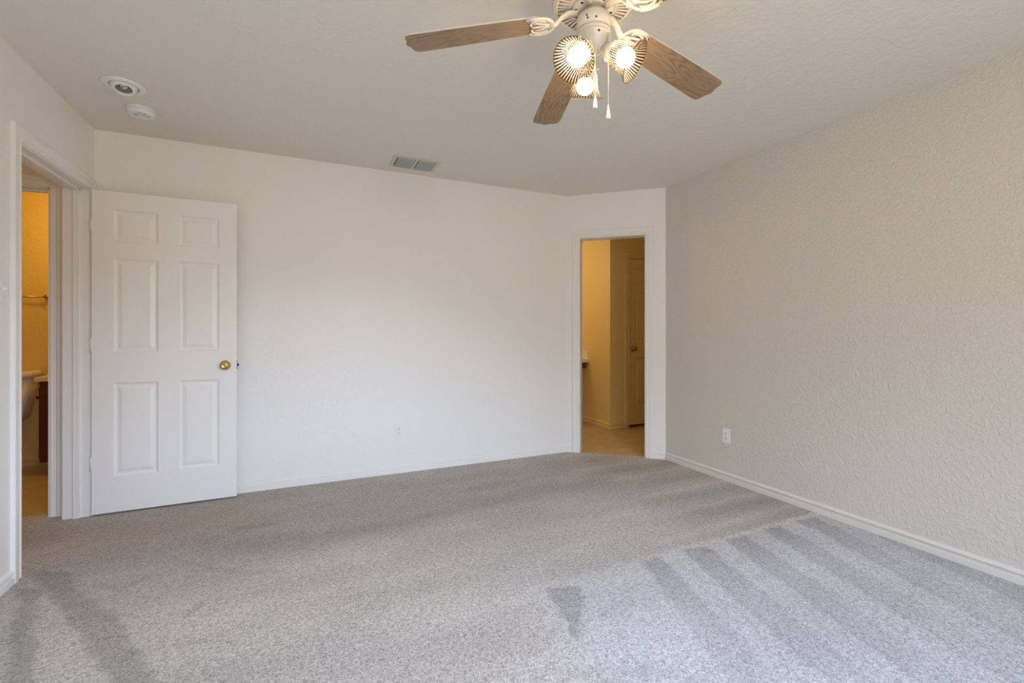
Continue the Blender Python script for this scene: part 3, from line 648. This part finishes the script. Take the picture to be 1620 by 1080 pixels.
def iron_mesh():
    bm = NB(); zz = -0.0075
    # outer arch
    pts = []
    for k in range(25):
        a = math.radians(-90 + 180 * k / 24 + 180)
        pts.append((0.222 + 0.060 * math.cos(a), 0.0505 * math.sin(a), zz))
    pts = [(0.285, 0.050, zz + .001), (0.25, 0.0525, zz)] + pts + [(0.25, -0.0525, zz), (0.285, -0.050, zz + .001)]
    tube(bm, pts, 0.0088, 10, flat=0.5)
    # inner arcs and tongues
    for s in (1, -1):
        arc = [(0.235 + 0.040 * math.cos(math.radians(q)), s * (0.018 + 0.018 * math.sin(math.radians(q))) + s * 0.004, zz) for q in range(170, -31, -20)]
        tube(bm, arc, 0.0058, 8, flat=0.6)
        tube(bm, [(0.170, s * 0.003, zz), (0.20, s * 0.010, zz), (0.235, s * 0.021, zz), (0.262, s * 0.024, zz + .001)], [0.006, 0.0055, 0.006, 0.0075], 8, flat=0.5)
        lathe(bm, [(0.0005, -0.0025), (0.009, -0.0025), (0.009, 0.003), (0.0005, 0.003)], 16, mtx=Matrix.Translation((0.285, s * 0.048, zz)))
    tube(bm, [(0.165, 0, zz), (0.20, 0, zz), (0.25, 0, zz), (0.272, 0, zz + .001)], [0.008, 0.006, 0.006, 0.009], 8, flat=0.5)
    lathe(bm, [(0.0005, -0.003), (0.012, -0.003), (0.012, 0.003), (0.0005, 0.003)], 16, mtx=Matrix.Translation((0.168, 0, zz)))
    for v in bm.verts: v.co.x = 0.135 + (v.co.x - 0.162) * 0.68
    return bm
for k in range(5):
    da, dr, al = fits[k]
    a = phase - k * math.radians(72) + da
    e = Vector((math.cos(a), math.sin(a), -dr)).normalized(); n0 = Vector((-math.sin(a), math.cos(a), 0)); n1 = n0 * math.cos(al) + Vector((0, 0, 1)) * math.sin(al)
    z_ = e.cross(n1).normalized(); y_ = z_.cross(e)
    mt = Matrix(((e.x, y_.x, z_.x, 0), (e.y, y_.y, z_.y, 0), (e.z, y_.z, z_.z, Z(2.21)), (0, 0, 0, 1)))
    ob = obj('fan_blade', blade_mesh(), [M['wood'], M['fanwhite']], fan, mtx=mt)
    bm = iron_mesh()
    Mi = mt.inverted()
    w0 = Vector((0.050 * math.cos(a), 0.050 * math.sin(a), Z(2.2275))); w1 = Vector((0.085 * math.cos(a), 0.085 * math.sin(a), Z(2.229)))
    w2 = Vector((0.106 * math.cos(a), 0.106 * math.sin(a), Z(2.218)))
    p3 = Vector((0.128, 0, -0.008)); p4 = Vector((0.146, 0, -0.0075))
    tube(bm, [Mi @ w0, Mi @ w1, Mi @ w2, p3, p4], [0.017, 0.015, 0.0125, 0.0115, 0.012], 12, flat=0.55)
    ir = obj('blade_iron', bm, M['fanwhite'], fan, mtx=mt.copy(), smooth=True)
    for sx, sy in ((0.2186, 0.048), (0.2186, -0.048), (0.2098, 0)):
        bm = NB(); lathe(bm, [(0.0005, 0), (0.004, 0), (0.003, 0.0015), (0.0005, 0.0015)], 10, mtx=Matrix.Translation((sx, sy, -0.0105)) @ DN)
        obj('screw', bm, M['bronze'], ir)

bm = NB(); lathe(bm, [(0.002, Z(2.228)), (0.038, Z(2.228)), (0.040, Z(2.212)), (0.052, Z(2.207)), (0.056, Z(2.202)), (0.0565, Z(2.161)), (0.0555, Z(2.160)), (0.0555, Z(2.158)), (0.0575, Z(2.157)), (0.0575, Z(2.140)), (0.002, Z(2.140))], 56)
sh = obj('switch_housing', bm, M['fanwhite'], fan)
view_az = math.atan2(-0.9, -0.42)
for daz, zz in ((-0.55, 2.183), (-0.50, 2.173), (0.0, 2.172)):
    a = view_az + daz * -1 * -1
    bm = NB(); lathe(bm, [(0.0005, 0), (0.0032, 0), (0.0032, 0.001), (0.0005, 0.001)], 10, mtx=Matrix.Translation((0.0563 * math.cos(a), 0.0563 * math.sin(a), Z(zz))) @ Matrix.Rotation(a, 4, 'Z') @ Matrix.Rotation(math.radians(90), 4, 'Y')); obj('screw_hole', bm, M['slot'], sh)
bm = NB(); lathe(bm, [(0.002, Z(2.143)), (0.0575, Z(2.143)), (0.0585, Z(2.137)), (0.054, Z(2.133)), (0.049, Z(2.124)), (0.042, Z(2.108)), (0.032, Z(2.094)), (0.020, Z(2.086)), (0.010, Z(2.083)), (0.008, Z(2.075)), (0.004, Z(2.070)), (0.001, Z(2.069))], 56)
lf = obj('light_fitter', bm, M['fanwhite'], fan)
a = view_az + 0.18
bm = NB(); lathe(bm, [(0.0005, 0), (0.004, 0), (0.004, 0.001), (0.0005, 0.001)], 10, mtx=Matrix.Translation((0.0525 * math.cos(a), 0.0525 * math.sin(a), Z(2.131))) @ Matrix.Rotation(a, 4, 'Z') @ Matrix.Rotation(math.radians(110), 4, 'Y')); obj('screw_hole', bm, M['slot'], lf)

Rv = Vector((math.cos(YAW), -math.sin(YAW), 0)); Fv = Vector((math.sin(YAW), math.cos(YAW), 0))
shade_cfg = [  # rim centre (right, fwd, z) relative to the fan axis, axis azimuth, tilt from straight down
    ((-0.083, -0.118, 1.993), -125, 47), ((0.128, -0.045, 2.030), -20, 56), ((-0.010, 0.140, 2.008), 95, 26)]
SL = 0.098
for (r_, f_, z__), az, th in shade_cfg:
    az = math.radians(az); th = math.radians(th)
    hd = Rv * math.cos(az) + Fv * math.sin(az)
    ax = (hd * math.sin(th) + Vector((0, 0, -1)) * math.cos(th)).normalized()
    rim = Rv * r_ + Fv * f_ + Vector((0, 0, Z(z__))); neck = rim - ax * SL
    xx = ax.cross(Vector((0, 0, 1))).normalized(); yy_ = ax.cross(xx)
    fr4 = Matrix(((xx.x, yy_.x, ax.x, neck.x), (xx.y, yy_.y, ax.y, neck.y), (xx.z, yy_.z, ax.z, neck.z), (0, 0, 0, 1)))
    # holder cup and arm
    bm = NB()
    lathe(bm, [(0.001, -0.022), (0.014, -0.022), (0.020, -0.016), (0.026, -0.006), (0.033, 0.0), (0.0345, 0.012), (0.033, 0.013), (0.031, 0.002), (0.001, 0.0)], 40)
    inv = fr4.inverted(); hub = inv @ Vector((hd.x * 0.028, hd.y * 0.028, Z(2.118)))
    tube(bm, [hub, (hub + Vector((0, 0, -0.02))) * 0.5 + Vector((0, 0, -0.006)), Vector((0, 0, -0.016))], [0.012, 0.0115, 0.011], 12, nrm=Vector((1, 0, 0)))
    for q in (0.4, 2.5, 4.6):
        tube(bm, [(0.033 * math.cos(q), 0.033 * math.sin(q), 0.006), (0.041 * math.cos(q), 0.041 * math.sin(q), 0.006), (0.044 * math.cos(q), 0.044 * math.sin(q), 0.006)], [0.0018, 0.0018, 0.0035], 8)
    ho = obj('lamp_holder', bm, M['fanwhite'], fan, mtx=fr4)
    prof = [(0.0290, 0.002), (0.0300, 0.010), (0.0370, 0.016), (0.0415, 0.026), (0.0435, 0.040), (0.0450, 0.055), (0.0485, 0.070), (0.0550, 0.084), (0.0635, 0.0955), (0.0665, SL)]
    bm = NB(); lathe(bm, prof + [(0.0665, SL + 0.002), (0.0640, SL + 0.001)] + [(r - 0.0022, z) for r, z in reversed(prof[:-1])], 240, flute=40, amp=0.010, closed=True)
    gs = obj('glass_shade', bm, M['glass'], ho); gs['label'] = 'bell-shaped ribbed clear glass shade'
    rimb = NB(); ring = [(0.0665 * math.cos(2 * math.pi * i / 48), 0.0665 * math.sin(2 * math.pi * i / 48), SL) for i in range(49)]
    tube(rimb, ring, 0.0020, 6); obj('rim', rimb, M['glassrim'], ho, smooth=True)
    bm = NB(); pr = [(0.0005, 0.0915)]
    for q in range(8, 150, 10): pr.append((0.0305 * math.sin(math.radians(q)), 0.061 + 0.0305 * math.cos(math.radians(q))))
    pr += [(0.0135, 0.028), (0.0135, 0.010), (0.0005, 0.010)]
    lathe(bm, pr, 32)
    for f in bm.faces:
        if f.calc_center_median().z < 0.036: f.material_index = 1
    bl = obj('bulb', bm, [M['bulb'], M['fanwhite']], ho); bl['label'] = 'lit white globe bulb'

def chain(r_, f_, ztop, zfob, lfob):
    p_ = Rv * r_ + Fv * f_
    bm = NB(); n = int((ztop - zfob) / 0.0042)
    for k in range(n):
        z_ = Z(ztop) - (ztop - zfob) * k / n
        bmesh.ops.create_icosphere(bm, subdivisions=1, radius=0.0017, matrix=Matrix.Translation((p_.x, p_.y, z_)))
    tube(bm, [(p_.x, p_.y, Z(ztop)), (p_.x, p_.y, Z(zfob))], 0.0006, 5, nrm=Vector((1, 0, 0)))
    ch = obj('pull_chain', bm, M['fanwhite'], fan, smooth=True)
    bm = NB(); L = lfob
    lathe(bm, [(0.0008, 0), (0.0022, -0.001), (0.0035, -L * 0.2), (0.0060, -L * 0.55), (0.0080, -L * 0.85), (0.0072, -L * 0.97), (0.0008, -L)], 20, mtx=Matrix.Translation((p_.x, p_.y, Z(zfob))))
    fb = obj('chain_fob', bm, M['white'], ch); fb['label'] = 'white teardrop pull fob'
    bm = NB(); lathe(bm, [(0.0005, -L), (0.0022, -L), (0.0022, -L - 0.003), (0.0005, -L - 0.003)], 10, mtx=Matrix.Translation((p_.x, p_.y, Z(zfob)))); obj('fob_tip', bm, M['steel'], ch)
chain(0.0005, -0.030, 2.09, 1.930, 0.045)
chain(0.0430, -0.035, 2.15, 1.895, 0.047)

# ------------------------------------------------------------------ small bathroom contents
VX0, VX1, VY0, VY1 = -1.894, -1.362, 4.905, 5.325
t = empty('bathroom_vanity', (-1.63, 5.11, -0.006), 'dark cherry vanity end with pale counter in the small bathroom', 'vanity')
def lb(x0, x1, y0, y1, z0, z1, bm): return box(bm, x0 + 1.63, x1 + 1.63, y0 - 5.11, y1 - 5.11, z0 + 0.006, z1 + 0.006)
bm = NB(); prismp = [(VX0, 0.10), (VX0, 0.747), (VX1, 0.747), (VX1, 0.0), (VX0 + 0.07, 0.0), (VX0 + 0.07, 0.10)]
for y_s in ((VY0, VY0 + 0.018), (VY1 - 0.018, VY1)):
    lo = [bm.verts.new((x + 1.63, y_s[0] - 5.11, z + 0.006 if z else 0.0)) for x, z in prismp]; hi = [bm.verts.new((x + 1.63, y_s[1] - 5.11, z + 0.006 if z else 0.0)) for x, z in prismp]
    bm.faces.new(lo); bm.faces.new(list(reversed(hi)))
    for i in range(6): bm.faces.new((lo[i], lo[(i + 1) % 6], hi[(i + 1) % 6], hi[i]))
lb(VX0, VX0 + 0.018, VY0 + 0.018, VY1 - 0.018, 0.10, 0.747, bm); lb(VX0, VX1, VY0 + 0.018, VY1 - 0.018, 0.10, 0.118, bm)
lb(VX0 + 0.07, VX0 + 0.085, VY0 + 0.018, VY1 - 0.018, -0.006, 0.10, bm)
obj('body', bm, M['cherry'], t)
bm = NB(); lb(VX0 - 0.018, VX0, VY0 + 0.03, VY1 - 0.03, 0.13, 0.70, bm); dr_ = obj('cabinet_door', bm, M['cherry'], t, bevel=0.004)
bm = NB(); lathe(bm, [(0.001, 0), (0.006, 0), (0.006, 0.012), (0.013, 0.018), (0.012, 0.026), (0.001, 0.028)], 16, mtx=Matrix.Translation((VX0 - 0.018 + 1.63, VY0 + 0.07 - 5.11, 0.62)) @ Matrix.Rotation(math.radians(-90), 4, 'Y')); obj('knob', bm, M['black'], dr_)
bm = NB(); lb(VX0 - 0.028, VX1, VY0 - 0.02, VY1, 0.749, 0.785, bm); lb(VX1 - 0.018, VX1, VY0 - 0.02, VY1, 0.785, 0.875, bm); obj('countertop', bm, M['counter'], t, bevel=0.004)

t = empty('toilet', (-2.245, 5.33, -0.006), 'pale toilet with tapered tank in the small bathroom', 'toilet')
def loft(bm, secs, seg=28, p=3.2, cap=True):
    rings = []
    for z, hx, hy, cy in secs:
        ring = []
        for i in range(seg):
            a = 2 * math.pi * i / seg; c, s = math.cos(a), math.sin(a)
            ring.append(bm.verts.new((hx * math.copysign(abs(c) ** (2 / p), c), cy + hy * math.copysign(abs(s) ** (2 / p), s), z)))
        rings.append(ring)
    for A, B in zip(rings[:-1], rings[1:]):
        for i in range(seg): f = bm.faces.new((A[i], A[(i + 1) % seg], B[(i + 1) % seg], B[i])); f.smooth = True
    bm.faces.new(list(reversed(rings[0]))); bm.faces.new(rings[-1])
bm = NB(); loft(bm, [(0.42, 0.140, 0.075, -0.105), (0.46, 0.155, 0.082, -0.105), (0.60, 0.185, 0.09, -0.110), (0.765, 0.205, 0.095, -0.112)], p=6)
tk = obj('tank', bm, M['porcelain'], t)
bm = NB(); loft(bm, [(0.767, 0.212, 0.10, -0.115), (0.775, 0.222, 0.108, -0.116), (0.810, 0.222, 0.108, -0.116), (0.822, 0.212, 0.100, -0.116)], p=7); obj('tank_lid', bm, M['porcelain'], t)
bm = NB(); tube(bm, [(-0.14, -0.215, 0.70), (-0.14, -0.228, 0.70), (-0.09, -0.232, 0.695)], 0.006, 8); obj('flush_lever', bm, M['steel'], tk)
bm = NB(); loft(bm, [(0.0, 0.11, 0.22, -0.36), (0.10, 0.10, 0.19, -0.36), (0.22, 0.13, 0.22, -0.40), (0.34, 0.175, 0.245, -0.44), (0.40, 0.185, 0.255, -0.45)], p=2.3); obj('bowl', bm, M['porcelain'], t)
bm = NB(); loft(bm, [(0.402, 0.185, 0.245, -0.46), (0.412, 0.19, 0.25, -0.46), (0.43, 0.185, 0.245, -0.46)], p=2.3); obj('seat', bm, M['porcelain'], t)
bm = NB(); box(bm, -0.10, 0.10, -0.24, -0.05, 0.38, 0.422); obj('tank_deck', bm, M['porcelain'], t, bevel=0.01)

t = empty('towel_bar', (-2.25, 5.33, 1.445), 'thin brass towel bar on the small bathroom far wall', 'towel bar')
for sx in (-0.26, 0.26):
    bm = NB(); lathe(bm, [(0.001, 0), (0.024, 0), (0.024, 0.006), (0.014, 0.012), (0.012, 0.04), (0.018, 0.046), (0.018, 0.066), (0.012, 0.070), (0.001, 0.070)], 24, mtx=Matrix.Translation((sx, 0, 0)) @ Matrix.Rotation(math.radians(90), 4, 'X')); obj('post', bm, M['bronze'], t)
bm = NB(); tube(bm, [(-0.26, -0.055, 0), (0.26, -0.055, 0)], 0.0075, 12); obj('bar', bm, M['bronze'], t)

# ------------------------------------------------------------------ main bathroom counter
t = empty('makeup_counter', (2.75, 5.15, 0.757), 'pale counter end with dark cherry apron against the bathroom wall', 'counter')
bm = NB(); box(bm, -0.90, MX - 2.75, -0.275, 0.275, 0.0, 0.045); obj('countertop', bm, M['counter'], t, bevel=0.005)
bm = NB(); box(bm, MX - 2.75 - 0.02, MX - 2.75, -0.265, 0.275, 0.045, 0.145); obj('side_splash', bm, M['counter'], t, bevel=0.004)
bm = NB(); box(bm, -0.88, MX - 2.75 - 0.03, -0.255, 0.24, -0.075, -0.001); obj('apron', bm, M['cherry'], t, bevel=0.002)
bm = NB(); box(bm, -0.90, -0.86, -0.255, 0.24, -0.763, -0.076); obj('support_panel', bm, M['cherry'], t)
